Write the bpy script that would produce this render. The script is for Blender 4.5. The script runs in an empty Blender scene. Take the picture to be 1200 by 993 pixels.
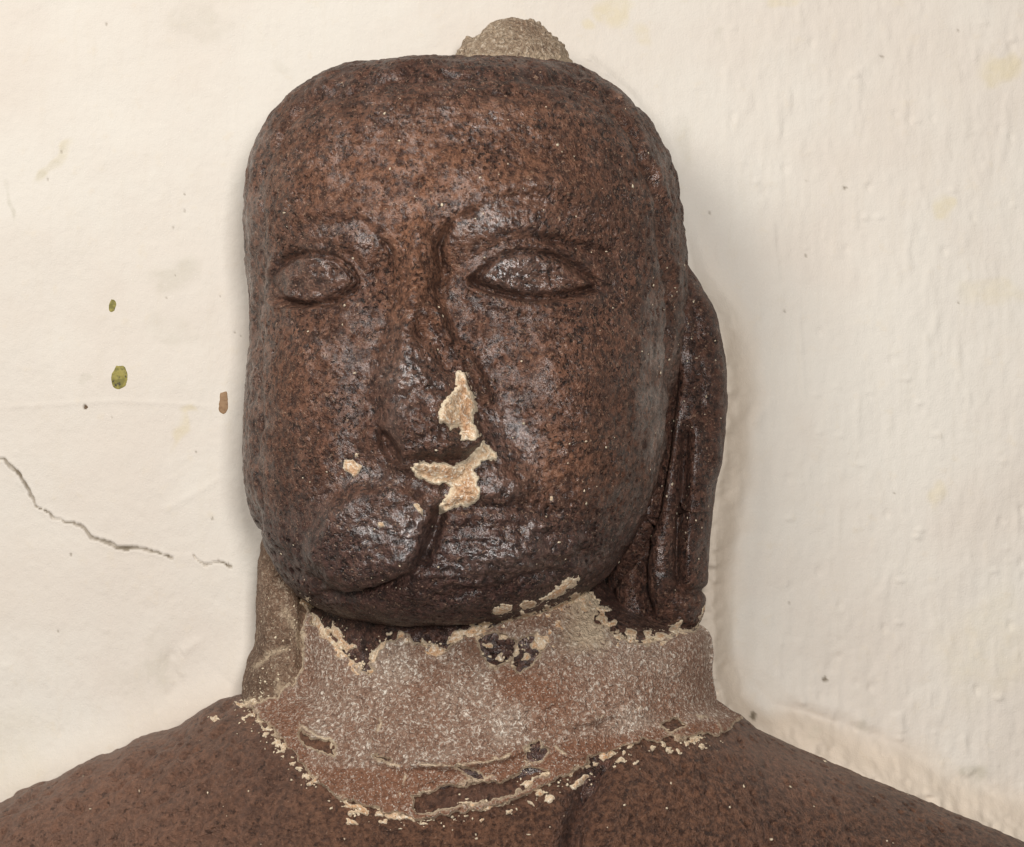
import bpy, math, random
import numpy as np
from mathutils import Vector
from mathutils.bvhtree import BVHTree

# ------------------------------------------------------------------ camera, light, exposure
scene = bpy.context.scene
C = scene.collection
YREF = -0.14            # plane of the head's outline; 1 mm there = 1 unit of the measured elevation
DCAM = 2.6
YCAM = YREF - DCAM

cam_d = bpy.data.cameras.new('camera')
cam = bpy.data.objects.new('camera', cam_d)
C.objects.link(cam)
cam.location = (0, YCAM, 0)
cam.rotation_euler = (math.radians(90), 0, 0)
cam_d.sensor_width = 36
cam_d.lens = 36 * DCAM / 1.2
cam_d.clip_end = 50
scene.camera = cam

world = bpy.data.worlds.new('World')
scene.world = world
world.use_nodes = True
bg = world.node_tree.nodes['Background']
bg.inputs[0].default_value = (1.0, 0.965, 0.92, 1)
bg.inputs[1].default_value = 0.13

def area(name, loc, aim, size, power, col, size_y=None):
    d = bpy.data.lights.new(name, 'AREA')
    d.energy = power
    d.color = col
    d.size = size
    if size_y:
        d.shape = 'RECTANGLE'
        d.size_y = size_y
    o = bpy.data.objects.new(name, d)
    C.objects.link(o)
    o.location = loc
    o.rotation_euler = (Vector(aim) - Vector(loc)).to_track_quat('-Z', 'Y').to_euler()
    return o

area('key_lamp', (-1.5, -2.3, 1.5), (0, -0.2, 0), 1.1, 54, (1.0, 0.97, 0.93))
area('highlight_lamp', (0.30, -3.3, 0.40), (0, -0.2, 0), 0.42, 67, (1.0, 0.98, 0.96), 0.55)  # unseen lamp added in front to give the stone its highlights

vs = scene.view_settings
vs.view_transform = 'Standard'
vs.look = 'None'
vs.exposure = 0.1
vs.gamma = 1.0
scene.render.engine = 'CYCLES'

# ------------------------------------------------------------------ maths helpers
rng = np.random.default_rng(7)
random.seed(7)

def _h(ix, iy, iz, seed):
    m = np.uint32
    h = (ix.astype(np.int64) * 374761393 + iy.astype(np.int64) * 668265263
         + iz.astype(np.int64) * 2147483647 + seed * 974711) & 0xFFFFFFFF
    h = h.astype(np.uint32)
    h ^= h >> m(13); h *= m(1274126177); h ^= h >> m(16); h *= m(2246822519); h ^= h >> m(15)
    return h.astype(np.float32) / np.float32(4294967295.0)

def vnoise(P, size, seed=0):
    """value noise, P in metres (N,3), size = cell in metres or 3 sizes; -1..1"""
    Q = P / np.asarray(size, dtype=np.float64)
    i = np.floor(Q)
    f = (Q - i)
    f = f * f * f * (f * (f * 6 - 15) + 10)
    i = i.astype(np.int64)
    r = 0
    for dx in (0, 1):
        wx = f[:, 0] if dx else 1 - f[:, 0]
        for dy in (0, 1):
            wy = f[:, 1] if dy else 1 - f[:, 1]
            for dz in (0, 1):
                wz = f[:, 2] if dz else 1 - f[:, 2]
                r = r + wx * wy * wz * _h(i[:, 0] + dx, i[:, 1] + dy, i[:, 2] + dz, seed)
    return r * 2 - 1

def fbm(P, size, seed=0, octs=3, gain=0.5):
    s, a, r, t = np.asarray(size, dtype=np.float64), 1.0, 0, 0
    for k in range(octs):
        r = r + a * vnoise(P, s, seed + 17 * k)
        t += a
        a *= gain
        s = s / 2.03
    return r / t

def worley(P, size, seed=0, keep=1.0):
    """distance to nearest jittered point in cells (cell units); points kept with probability keep"""
    Q = P / np.asarray(size, dtype=np.float64)
    i = np.floor(Q).astype(np.int64)
    best = np.full(len(Q), 9.0)
    for dx in (-1, 0, 1):
        for dy in (-1, 0, 1):
            for dz in (-1, 0, 1):
                c = i + np.array((dx, dy, dz))
                j = [_h(c[:, 0], c[:, 1], c[:, 2], seed + 11 * q) for q in range(4)]
                d = np.sqrt((c[:, 0] + j[0] - Q[:, 0]) ** 2 + (c[:, 1] + j[1] - Q[:, 1]) ** 2
                            + (c[:, 2] + j[2] - Q[:, 2]) ** 2)
                d = np.where(j[3] < keep, d, 9.0)
                best = np.minimum(best, d)
    return best

def sstep(a, b, x):
    t = np.clip((x - a) / (b - a), 0, 1)
    return t * t * (3 - 2 * t)

def front(P):
    """front elevation of a point in mm as measured (origin top left, 1200 x 993)"""
    k = 1000 * DCAM / (P[:, 1] - YCAM)
    return 600 + P[:, 0] * k, 496.5 - P[:, 2] * k

def gauss(u, v, cx, cy, sx, sy, rot=0):
    a = math.radians(rot)
    du, dv = u - cx, v - cy
    p = du * math.cos(a) + dv * math.sin(a)
    q = -du * math.sin(a) + dv * math.cos(a)
    return np.exp(-(p / sx) ** 2 - (q / sy) ** 2)

def dist_line(u, v, pts, closed=False):
    """distance to polyline and the position (0..1) along it"""
    best = np.full(u.shape, 1e9)
    along = np.zeros(u.shape)
    pts = [tuple(p) for p in pts]
    if closed:
        pts = pts + [pts[0]]
    L = [0]
    for a, b in zip(pts, pts[1:]):
        L.append(L[-1] + math.hypot(b[0] - a[0], b[1] - a[1]))
    for k, (a, b) in enumerate(zip(pts, pts[1:])):
        dx, dy = b[0] - a[0], b[1] - a[1]
        l2 = dx * dx + dy * dy + 1e-9
        t = np.clip(((u - a[0]) * dx + (v - a[1]) * dy) / l2, 0, 1)
        d = np.hypot(u - a[0] - t * dx, v - a[1] - t * dy)
        m = d < best
        best = np.where(m, d, best)
        along = np.where(m, (L[k] + t * (L[k + 1] - L[k])) / L[-1], along)
    return best, along

def inside(u, v, pts):
    r = np.zeros(u.shape, dtype=bool)
    n = len(pts)
    for k in range(n):
        x1, y1 = pts[k]
        x2, y2 = pts[(k + 1) % n]
        if y1 == y2:
            continue
        c = ((y1 > v) != (y2 > v)) & (u < (x2 - x1) * (v - y1) / (y2 - y1) + x1)
        r ^= c
    return r

def sdist(u, v, pts):
    d, _ = dist_line(u, v, pts, True)
    return np.where(inside(u, v, pts), d, -d)

def groove(u, v, pts, w, fade=0.12):
    d, t = dist_line(u, v, pts)
    k = np.exp(-(d / w) ** 2)
    if fade:
        k = k * np.clip(np.minimum(t, 1 - t) / fade + 0.25, 0, 1)
    return k

def smooth_curve(pts, n):
    """Catmull-Rom through pts, resampled evenly"""
    P = np.array(pts, dtype=float)
    E = np.vstack([2 * P[0] - P[1], P, 2 * P[-1] - P[-2]])
    out = []
    for i in range(1, len(E) - 2):
        t = np.linspace(0, 1, 24, endpoint=False)[:, None]
        a, b, c, d = E[i - 1], E[i], E[i + 1], E[i + 2]
        out.append(0.5 * (2 * b + (c - a) * t + (2 * a - 5 * b + 4 * c - d) * t ** 2 + (3 * b - a - 3 * c + d) * t ** 3))
    out = np.vstack(out + [P[-1:]])
    s = np.r_[0, np.cumsum(np.hypot(*np.diff(out, axis=0).T))]
    q = np.linspace(0, s[-1], n)
    return np.stack([np.interp(q, s, out[:, 0]), np.interp(q, s, out[:, 1])], 1)

# ------------------------------------------------------------------ mesh helpers
def build(name, V, F, mat, parent=None, attrs=None):
    V = np.ascontiguousarray(V, dtype=np.float32)
    F = np.ascontiguousarray(F, dtype=np.int32)
    m = bpy.data.meshes.new(name)
    k = F.shape[1]
    m.vertices.add(len(V))
    m.vertices.foreach_set('co', V.ravel())
    m.loops.add(F.size)
    m.loops.foreach_set('vertex_index', F.ravel())
    m.polygons.add(len(F))
    m.polygons.foreach_set('loop_start', np.arange(0, F.size, k, dtype=np.int32))
    m.polygons.foreach_set('loop_total', np.full(len(F), k, dtype=np.int32))
    m.polygons.foreach_set('use_smooth', np.ones(len(F), dtype=bool))
    m.update(calc_edges=True)
    m.validate()
    for an, arr in (attrs or {}).items():
        if arr.ndim == 1:
            a = m.attributes.new(an, 'FLOAT', 'POINT')
            a.data.foreach_set('value', np.ascontiguousarray(arr, dtype=np.float32))
        else:
            a = m.attributes.new(an, 'FLOAT_COLOR', 'POINT')
            rgba = np.ones((len(arr), 4), dtype=np.float32)
            rgba[:, :arr.shape[1]] = arr
            a.data.foreach_set('color', rgba.ravel())
    m.materials.append(mat)
    o = bpy.data.objects.new(name, m)
    C.objects.link(o)
    if parent:
        o.parent = parent
    return o

def grid_faces(nr, nc, wrap=False):
    r = np.arange(nr - 1)[:, None]
    c = np.arange(nc if wrap else nc - 1)[None, :]
    c2 = (c + 1) % nc
    a = r * nc + c
    b = r * nc + c2
    d = (r + 1) * nc + c
    e = (r + 1) * nc + c2
    return np.stack([a + 0 * b, d + 0 * b, e + 0 * a, b + 0 * a], -1).reshape(-1, 4)

def grid_normals(P, nr, nc):
    G = P.reshape(nr, nc, 3)
    du = np.gradient(G, axis=0)
    dv = np.gradient(G, axis=1)
    n = np.cross(du, dv)
    n /= np.linalg.norm(n, axis=2, keepdims=True) + 1e-12
    return n.reshape(-1, 3)

def loft(Lp, Rp, prof, cxf, n_exp, yeq, back, nr, nf, nb):
    """Closed body from left/right outlines (measured mm). prof(v) = front depth mm, cxf(v) = apex;
    ribs run round the front (nf points) and the back (nb points)."""
    Lc, Rc = smooth_curve(Lp, nr), smooth_curve(Rp, nr)
    th = np.r_[np.linspace(0, math.pi, nf), np.linspace(math.pi, 2 * math.pi, nb + 2)[1:-1]]
    out = np.zeros((nr, len(th), 3))
    for i in range(nr):
        (lx, ly), (rx, ry) = Lc[i], Rc[i]
        vv = (ly + ry) / 2
        d, cx = prof(vv), cxf(vv)
        cx = min(max(cx, lx), rx)
        n = n_exp(vv) if callable(n_exp) else n_exp
        c, s = -np.cos(th), np.sin(th)
        lat = np.sign(c) * np.abs(c) ** (2 / n)
        dep = np.sign(s) * np.abs(s) ** (2 / n)
        x = np.where(lat < 0, cx + lat * (cx - lx), cx + lat * (rx - cx))
        f = (x - lx) / max(rx - lx, 1e-6)
        f = np.clip(f, 0, 1)
        z = ly + f * (ry - ly)
        y = np.where(dep > 0, -dep * d, -dep * min(back, d))
        out[i, :, 0] = (x - 600) / 1000
        out[i, :, 1] = yeq + y / 1000
        out[i, :, 2] = (496.5 - z) / 1000
    return out.reshape(-1, 3), nr, len(th)

def interp(tab):
    xs = [a for a, _ in tab]
    ys = [b for _, b in tab]
    X, Y = np.array(xs, float), np.array(ys, float)
    h = np.diff(X); dl = np.diff(Y) / h
    m = np.r_[dl[0], np.where(dl[:-1] * dl[1:] > 0, 2 * dl[:-1] * dl[1:] / (dl[:-1] + dl[1:] + 1e-12), 0), dl[-1]]
    def f(v):
        v = min(max(v, X[0]), X[-1])
        i = min(max(int(np.searchsorted(X, v)) - 1, 0), len(h) - 1)
        t = (v - X[i]) / h[i]
        return float((2*t**3 - 3*t**2 + 1) * Y[i] + (t**3 - 2*t**2 + t) * h[i] * m[i] + (3*t**2 - 2*t**3) * Y[i+1] + (t**3 - t**2) * h[i] * m[i+1])
    return f

# ------------------------------------------------------------------ material helpers
class NT:
    def __init__(self, name):
        self.m = bpy.data.materials.new(name)
        self.m.use_nodes = True
        self.t = self.m.node_tree
        self.b = self.t.nodes['Principled BSDF']
        self.tc = self.t.nodes.new('ShaderNodeTexCoord')
    def n(self, typ, **kw):
        x = self.t.nodes.new(typ)
        for k, v in kw.items():
            setattr(x, k, v)
        return x
    def link(self, a, b):
        self.t.links.new(a, b)
    def setin(self, sock, v):
        if hasattr(v, 'is_output'):
            self.link(v, sock)
        else:
            sock.default_value = v
    def noise(self, size, detail=4, rough=0.55, dist=0.0, stretch=None):
        x = self.n('ShaderNodeTexNoise')
        x.inputs['Scale'].default_value = 1.0 / size
        x.inputs['Detail'].default_value = detail
        x.inputs['Roughness'].default_value = rough
        x.inputs['Distortion'].default_value = dist
        if stretch:
            mp = self.n('ShaderNodeMapping')
            mp.inputs['Scale'].default_value = stretch
            self.link(self.tc.outputs['Object'], mp.inputs['Vector'])
            self.link(mp.outputs[0], x.inputs['Vector'])
        else:
            self.link(self.tc.outputs['Object'], x.inputs['Vector'])
        return x.outputs['Fac']
    def voro(self, size, feature='F1', rand=1.0):
        x = self.n('ShaderNodeTexVoronoi', feature=feature)
        x.inputs['Scale'].default_value = 1.0 / size
        x.inputs['Randomness'].default_value = rand
        self.link(self.tc.outputs['Object'], x.inputs['Vector'])
        return x
    def rng(self, f, a, b, c=0.0, d=1.0):
        x = self.n('ShaderNodeMapRange', interpolation_type='SMOOTHSTEP')
        self.setin(x.inputs[0], f)
        for i, v in enumerate((a, b, c, d)):
            x.inputs[i + 1].default_value = v
        return x.outputs[0]
    def mix(self, f, a, b, mode='MIX'):
        x = self.n('ShaderNodeMix', data_type='RGBA', blend_type=mode)
        self.setin(x.inputs['Factor'], f)
        for s, v in (('A', a), ('B', b)):
            sock = [q for q in x.inputs if q.name == s and q.type == 'RGBA'][0]
            if isinstance(v, tuple):
                v = v if len(v) == 4 else v + (1,)
            self.setin(sock, v)
        return [q for q in x.outputs if q.type == 'RGBA'][0]
    def math(self, op, a, b=0.0):
        x = self.n('ShaderNodeMath', operation=op)
        self.setin(x.inputs[0], a)
        self.setin(x.inputs[1], b)
        return x.outputs[0]
    def attr(self, name, out='Fac'):
        x = self.n('ShaderNodeAttribute', attribute_name=name)
        return x.outputs[out]
    def sep(self, name):
        x = self.n('ShaderNodeSeparateColor')
        self.link(self.attr(name, 'Color'), x.inputs[0])
        return x.outputs
    def bump(self, h, dist, strength=1.0, prev=None):
        x = self.n('ShaderNodeBump')
        x.inputs['Strength'].default_value = strength
        x.inputs['Distance'].default_value = dist
        self.link(h, x.inputs['Height'])
        if prev is not None:
            self.link(prev, x.inputs['Normal'])
        return x.outputs[0]

def hexc(r, g, b):
    f = lambda c: ((c / 255 + 0.055) / 1.055) ** 2.4 if c > 10 else c / 255 / 12.92
    return (f(r), f(g), f(b))

def make_stone(name):
    """tint.r = warm worn stone, tint.g = dark polished stone, tint.b = painted highlights, pale and glossy; mortar tone on the neck"""
    k = NT(name)
    tr, tg, tb = k.sep('tint')[0:3]
    n1 = k.noise(0.032, 6, 0.68)
    n2 = k.noise(0.0085, 5, 0.7)
    n3 = k.noise(0.0030, 3, 0.6)
    base = k.mix(k.rng(n2, 0.38, 0.62), hexc(57, 37, 29), hexc(114, 78, 61))
    base = k.mix(k.rng(n1, 0.44, 0.62), base, k.mix(0.6, base, hexc(62, 38, 29)))
    warm = k.mix(k.rng(n2, 0.35, 0.65), hexc(76, 46, 33), hexc(158, 110, 82))
    base = k.mix(k.math('MULTIPLY', tr, k.rng(n1, 0.3, 0.62, 0.35, 1.0)), base, warm)
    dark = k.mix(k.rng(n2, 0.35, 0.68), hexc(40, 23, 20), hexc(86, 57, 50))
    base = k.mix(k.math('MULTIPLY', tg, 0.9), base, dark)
    # pits: small dark holes, denser where the stone is rough
    pits = k.math('MULTIPLY', k.rng(k.noise(0.0042, 2, 0.5, 0.2), 0.57, 0.66), k.rng(k.noise(0.05, 2), 0.35, 0.62, 0.25, 1.0))
    base = k.mix(k.math('MULTIPLY', pits, 0.78), base, hexc(14, 8, 6))
    grains = k.rng(k.noise(0.0034, 4, 0.7, 1.0), 0.56, 0.70)
    base = k.mix(k.math('MULTIPLY', grains, 0.75), base, hexc(184, 150, 124))
    painted_sheen = k.math('MULTIPLY', k.math('MULTIPLY', tb, 0.4), k.rng(n2, 0.40, 0.62))  # paler colour painted where highlights sit
    base = k.mix(painted_sheen, base, hexc(142, 114, 100))
    k.link(base, k.b.inputs['Base Color'])
    r = k.rng(n2, 0.3, 0.7, 0.50, 0.72)
    r = k.math('SUBTRACT', r, k.math('MULTIPLY', tg, 0.10))
    k.link(r, k.b.inputs['Roughness'])
    k.b.inputs['Specular IOR Level'].default_value = 0.3
    h = k.math('ADD', k.math('MULTIPLY', n2, 1.0), k.math('MULTIPLY', n3, 0.6))
    h = k.math('SUBTRACT', h, k.math('MULTIPLY', pits, 0.5))
    k.link(k.bump(h, 0.0075, 1.0), k.b.inputs['Normal'])
    # handled, oily skin on the stone, glossiest at the painted highlights
    k.link(k.math('ADD', k.rng(k.noise(0.03, 4, 0.6), 0.40, 0.66, 0.05, 0.35), k.math('MULTIPLY', tb, 1.0)), k.b.inputs['Coat Weight'])
    k.b.inputs['Coat Roughness'].default_value = 0.2
    k.b.inputs['Coat IOR'].default_value = 1.85
    k.link(k.bump(h, 0.0012, 1.0), k.b.inputs['Coat Normal'])
    return k.m

def make_mortar(name, lo, mid, hi, grain=0.0045, white=0.5):
    """edge = 1 on broken edges, which show the pale plaster"""
    k = NT(name)
    n1 = k.noise(0.075, 4, 0.6)
    n2 = k.noise(grain, 3, 0.7, 0.6)
    n3 = k.noise(grain * 0.45, 2, 0.6)
    z = k.attr('zone')
    base = k.mix(k.rng(n1, 0.36, 0.64), lo, mid)
    base = k.mix(z, base, hexc(140, 95, 69))
    base = k.mix(k.rng(n2, 0.30, 0.52, 0.9, 0.0), base, k.mix(0.55, base, hexc(70, 46, 36)))
    amount = k.math('MULTIPLY', k.rng(n1, 0.34, 0.58, white * 0.5, white), k.rng(z, 0.0, 1.0, 1.0, 0.35))
    base = k.mix(k.math('MULTIPLY', k.rng(n2, 0.52, 0.66), amount), base, hi)
    base = k.mix(k.math('MULTIPLY', k.rng(n3, 0.58, 0.70), white * 0.7), base, hi)
    e = k.attr('edge')
    base = k.mix(k.math('MULTIPLY', e, k.rng(n2, 0.30, 0.48)), base, hexc(226, 203, 172))
    k.link(base, k.b.inputs['Base Color'])
    k.b.inputs['Roughness'].default_value = 0.85
    h = k.math('ADD', n2, k.math('MULTIPLY', n3, 0.5))
    k.link(k.bump(h, 0.008, 1.0), k.b.inputs['Normal'])
    return k.m

def make_plaster(name, a, b, c):
    k = NT(name)
    n1 = k.noise(0.018, 4, 0.65)
    n2 = k.noise(0.0035, 3, 0.7)
    e = k.attr('edge')
    col = k.mix(k.rng(n1, 0.38, 0.62), a, b)
    col = k.mix(k.rng(n2, 0.50, 0.64, 0, 0.85), col, c)
    col = k.mix(k.rng(n2, 0.32, 0.44, 0.6, 0.0), col, hexc(120, 84, 58))
    col = k.mix(k.math('MULTIPLY', e, 0.85), col, hexc(243, 226, 196))
    k.link(col, k.b.inputs['Base Color'])
    k.b.inputs['Roughness'].default_value = 0.9
    k.link(k.bump(k.math('ADD', n1, n2), 0.005, 1.0), k.b.inputs['Normal'])
    return k.m

def make_wall():
    """stain.r = yellow damp, stain.g = grey dirt, stain.b = bare dark render; brown = tan dirt and contact shadow painted along the statue"""
    k = NT('wall_plaster')
    sr, sg, sb = k.sep('stain')[0:3]
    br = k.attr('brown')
    n1 = k.noise(0.30, 5, 0.6)
    n2 = k.noise(0.02, 4, 0.6)
    st = k.noise(0.010, 3, 0.6, 0.2, (1.0, 1.0, 0.12))
    base = k.mix(k.rng(n1, 0.35, 0.65), hexc(211, 201, 189), hexc(216, 209, 198))
    base = k.mix(k.rng(st, 0.50, 0.72, 0, 0.10), base, hexc(205, 194, 176))
    base = k.mix(k.rng(n2, 0.58, 0.74, 0, 0.25), base, hexc(212, 198, 176))
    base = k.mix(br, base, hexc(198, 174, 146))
    base = k.mix(k.math('MULTIPLY', sr, k.rng(n2, 0.30, 0.60, 0.45, 1.0)), base, hexc(205, 188, 138))
    base = k.mix(k.math('MULTIPLY', sg, k.rng(n2, 0.35, 0.6, 0.3, 1.0)), base, hexc(176, 170, 152))
    base = k.mix(sb, base, hexc(112, 100, 82))
    k.link(base, k.b.inputs['Base Color'])
    k.b.inputs['Roughness'].default_value = 0.78
    k.b.inputs['Specular IOR Level'].default_value = 0.3
    f = k.noise(0.0022, 2, 0.6)
    h = k.math('ADD', k.math('MULTIPLY', st, 0.3), k.math('MULTIPLY', n2, 0.9))
    h = k.math('ADD', h, k.math('MULTIPLY', f, 0.4))
    k.link(k.bump(h, 0.0022, 0.55), k.b.inputs['Normal'])
    return k.m

M_stone = make_stone('brown_stone')
M_mortar = make_mortar('pinkish_mortar', hexc(148, 114, 93), hexc(172, 146, 127), hexc(246, 234, 218), white=1.0)
M_brown_mortar = make_mortar('brown_mortar', hexc(112, 86, 66), hexc(140, 112, 90), hexc(214, 194, 170), white=0.6)
M_grey_mortar = make_mortar('grey_mortar', hexc(148, 122, 98), hexc(180, 158, 132), hexc(232, 216, 194), white=0.7)
M_plaster = make_plaster('cream_plaster', hexc(214, 182, 146), hexc(196, 152, 114), hexc(246, 234, 214))
M_flake = make_plaster('pale_flake', hexc(222, 196, 164), hexc(206, 160, 118), hexc(248, 238, 220))
M_wall = make_wall()

# ------------------------------------------------------------------ the wall
R_OUT = [(690, 70), (740, 112), (775, 165), (795, 235), (812, 320), (838, 370), (851, 450), (846, 530), (836, 610),
         (833, 700), (834, 780), (846, 828), (890, 858), (1000, 906), (1100, 948), (1200, 988), (1400, 1080)]
L_OUT = [(-200, 1030), (0, 940), (100, 896), (200, 853), (284, 812), (298, 760), (300, 650), (292, 540), (300, 430),
         (296, 330), (290, 240), (305, 172), (370, 105), (480, 72), (600, 67)]
CRACK = [(-160, 470), (-90, 520), (-20, 533), (8, 540), (22, 556), (30, 572), (42, 592), (58, 604), (72, 611), (88, 612), (98, 620),
         (108, 630), (122, 635), (140, 641), (152, 641), (170, 645), (196, 652), (216, 656), (226, 654), (240, 662), (256, 660), (270, 663)]

WALL_Y = -0.045
def make_wall_mesh():
    xs = np.r_[np.arange(-2.4, -0.95, 0.05), np.arange(-0.95, -0.66, 0.006), np.arange(-0.66, -0.29, 0.0013), np.arange(-0.29, 0.70, 0.0026),
               np.arange(0.70, 0.98, 0.006), np.arange(0.98, 2.4, 0.05)]
    zs = np.r_[np.arange(2.0, 0.86, -0.05), np.arange(0.86, 0.56, -0.006), np.arange(0.56, -0.56, -0.0021), np.arange(-0.56, -0.90, -0.008), np.arange(-0.90, -1.3, -0.05)]
    nr, nc = len(zs), len(xs)
    X, Z = np.meshgrid(xs, zs)
    P = np.stack([X.ravel(), np.full(X.size, WALL_Y), Z.ravel()], 1)
    u, v = front(P)
    P[:, 1] = 0
    h = 7.0 * fbm(P, 0.33, 3, 3) + 1.2 * fbm(P, 0.055, 5, 3)
    # brushed and trowelled plaster, rougher to the right and low down
    rough = 0.3 + 1.5 * sstep(760, 900, u) + 0.6 * sstep(640, 800, v)
    h += rough * 0.42 * fbm(P, (0.009, 1, 0.03), 9, 3)
    ridges = fbm(P, (0.012, 1, 0.03), 23, 2)
    h += rough * 1.1 * np.clip(ridges - 0.28, 0, 1)
    h += 0.25 * fbm(P, 0.006, 29, 2)
    h -= rough * 0.9 * sstep(0.28, 0.06, worley(P, (0.022, 1, 0.034), 33, 0.22))
    h += rough * 0.8 * sstep(0.30, 0.05, worley(P, (0.030, 1, 0.020), 34, 0.2))
    # plaster worked up against the statue
    dR, tR = dist_line(u, v, R_OUT)
    dL, tL = dist_line(u, v, L_OUT)
    low = sstep(230, 460, v)
    wav = 1 + 0.25 * vnoise(P, 0.06, 31)
    ramp = np.clip(1 - dR / ((12 + 22 * low + 26 * sstep(820, 900, v)) * wav), 0, 1)
    body = inside(u, v, L_OUT + R_OUT)
    ramp = np.where(body, sstep(620, 780, u), ramp * ramp * (1.6 - 0.6 * ramp))
    h += (5 + 30 * low) * ramp * (1 + 0.3 * fbm(P, 0.02, 37, 3))
    h += 12 * sstep(700, 830, v) * np.exp(-(dL / 32.0) ** 2)
    # shoulders: a broad soft swelling of plaster above the right shoulder with trowel creases
    sh = np.exp(-(dR / 60.0) ** 2) * sstep(800, 860, v)
    h += sh * 3.0 * fbm(P, (0.03, 1, 0.02), 41, 3)
    h += -3.0 * groove(u, v, [(868, 790), (905, 826), (960, 842), (1030, 862), (1100, 905)], 7) * wav
    h += 2.0 * groove(u, v, [(880, 770), (930, 815), (1000, 836), (1060, 880)], 8) * wav
    for pts, w, a in (([(205, 762), (196, 775), (210, 800), (195, 820)], 7, -2.2), ([(212, 765), (235, 752)], 6, 1.8),
                      ([(985, 745), (972, 790)], 6, -2.0), ([(1000, 760), (1012, 830)], 9, 1.6),
                      ([(1140, 905), (1160, 935)], 8, -3.0), ([(1050, 835), (1058, 860)], 6, 2.4),
                      ([(868, 455), (900, 475), (880, 500)], 7, 1.8), ([(830, 250), (836, 330)], 12, -1.5),
                      ([(905, 255), (912, 330)], 3, 1.2), ([(936, 360), (942, 470)], 3, 1.2),
                      ([(0, 478), (60, 474), (140, 470), (250, 476)], 3, 0.7), ([(190, 600), (260, 560)], 5, 0.9)):
        h += a * groove(u, v, pts, w)
    # the crack: jagged, gaping to the left, broken into nicks to the right
    un = u + 3.2 * fbm(P, 0.009, 51, 2)
    vn = v + 3.2 * fbm(P, 0.009, 61, 2)
    dc, tc = dist_line(un, vn, CRACK)
    wid = np.interp(tc, [0, .40, .46, .52, .60, .68, .72, .80, .86, .9, 1.0], [2, 2.0, 1.6, 1.4, 1.5, 2.2, 2.6, 1.5, 1.4, 1.2, 1.5])
    open_ = np.where(tc > 0.80, sstep(-0.25, 0.0, vnoise(P, 0.014, 71)), 1.0)
    cr = sstep(1.3, 0.6, dc / wid) * open_
    lip = np.exp(-((dc - wid * 1.6) / 3.0) ** 2) * (vn > 0)
    h = h - 4.0 * cr + 0.6 * lip
    # pits and nicks
    bare = cr * np.clip(0.7 + 0.5 * vnoise(P, 0.012, 73), 0.3, 0.95)
    for (cx, cy, r) in ((991, 220, 2.6), (946, 212, 1.6), (967, 796, 4.0), (881, 837, 5.0), (100, 477, 3.0), (131, 490, 1.6), (1034, 66, 2),
                        (1122, 36, 1.6), (945, 300, 1.8), (920, 365, 2), (203, 267, 2.2), (216, 247, 1.8), (216, 227, 1.6),
                        (124, 28, 1.8), (1123, 355, 1.6), (1124, 218, 1.5), (832, 249, 1.8), (925, 707, 2), (1048, 578, 1.6), (72, 178, 2.2), (56, 210, 2),
                        (195, 349, 1.5), (258, 347, 1.6), (230, 530, 1.6), (249, 608, 1.8), (268, 661, 1.6), (83, 650, 2), (68, 740, 2), (205, 323, 1.5), (275, 390, 1.5), (282, 394, 1.5)):
        g = sstep(1.2, 0.5, np.hypot((u - cx), (v - cy) * 0.8) / (r * 0.8) + 0.35 * vnoise(P, 0.003, 77))
        g = g * (0.9 if r > 2.4 else 0.55)
        bare = np.maximum(bare, g)
        h -= 1.5 * g
    # stains with their own shapes, then a tan band along the statue
    wu = u + 26 * fbm(P, 0.05, 81, 3)
    wv = v + 26 * fbm(P, 0.05, 91, 3)
    def blob(cx, cy, sx, sy, a, rot=0):
        aa = math.radians(rot)
        p = (wu - cx) * math.cos(aa) + (wv - cy) * math.sin(aa)
        q = -(wu - cx) * math.sin(aa) + (wv - cy) * math.cos(aa)
        return a * sstep(1.25, 0.55, np.hypot(p / sx, q / sy))
    yel = 0
    for b in ((722, 14, 12, 26, .55), (745, 48, 14, 16, .4), (700, 27, 7, 6, .5), (1172, 90, 22, 18, .55), (1102, 244, 18, 9, .5, 40),
              (1168, 352, 40, 22, .32), (1088, 590, 14, 16, .4), (203, 508, 9, 26, .45), (214, 480, 14, 5, .5), (62, 196, 8, 26, .4, 30),
              (1160, 760, 60, 60, .18), (20, 880, 50, 50, .12), (915, 10, 18, 8, .4)):
        yel = yel + blob(*b)
    gry = 0
    for b in ((192, 322, 36, 30, .34), (200, 390, 30, 14, .18), (235, 30, 40, 20, .22), (60, 200, 6, 22, .45, 30), (10, 238, 4, 14, .5, 20),
              (104, 457, 6, 6, .5), (850, 45, 8, 10, .35), (170, 800, 60, 30, .12), (195, 780, 14, 30, .22), (800, 170, 18, 40, .22), (1148, 915, 14, 12, .6),
              (1010, 850, 10, 10, .3), (960, 855, 9, 6, .4), (320, 80, 20, 10, .2)):
        gry = gry + blob(*b)
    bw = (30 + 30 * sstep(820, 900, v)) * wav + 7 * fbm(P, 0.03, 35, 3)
    brown = 0.42 * sstep(1.5, 0.5, dR / bw) * sstep(260, 440, v)  # some dirt, plus contact shadow painted along the statue's outline
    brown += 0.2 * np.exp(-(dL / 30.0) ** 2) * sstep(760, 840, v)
    P[:, 1] = WALL_Y - h / 1000
    stain = np.stack([np.clip(yel, 0, 1), np.clip(gry, 0, 1), np.clip(bare, 0, 1)], 1)
    w = build('wall', P, grid_faces(nr, nc)[:, ::1], M_wall, None,
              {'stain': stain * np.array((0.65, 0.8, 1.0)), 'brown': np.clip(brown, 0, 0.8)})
    w['label'] = 'cream plastered wall with a thin crack and stains behind the stone figure'
    w['category'] = 'wall'
    return w, P, grid_faces(nr, nc)

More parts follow.
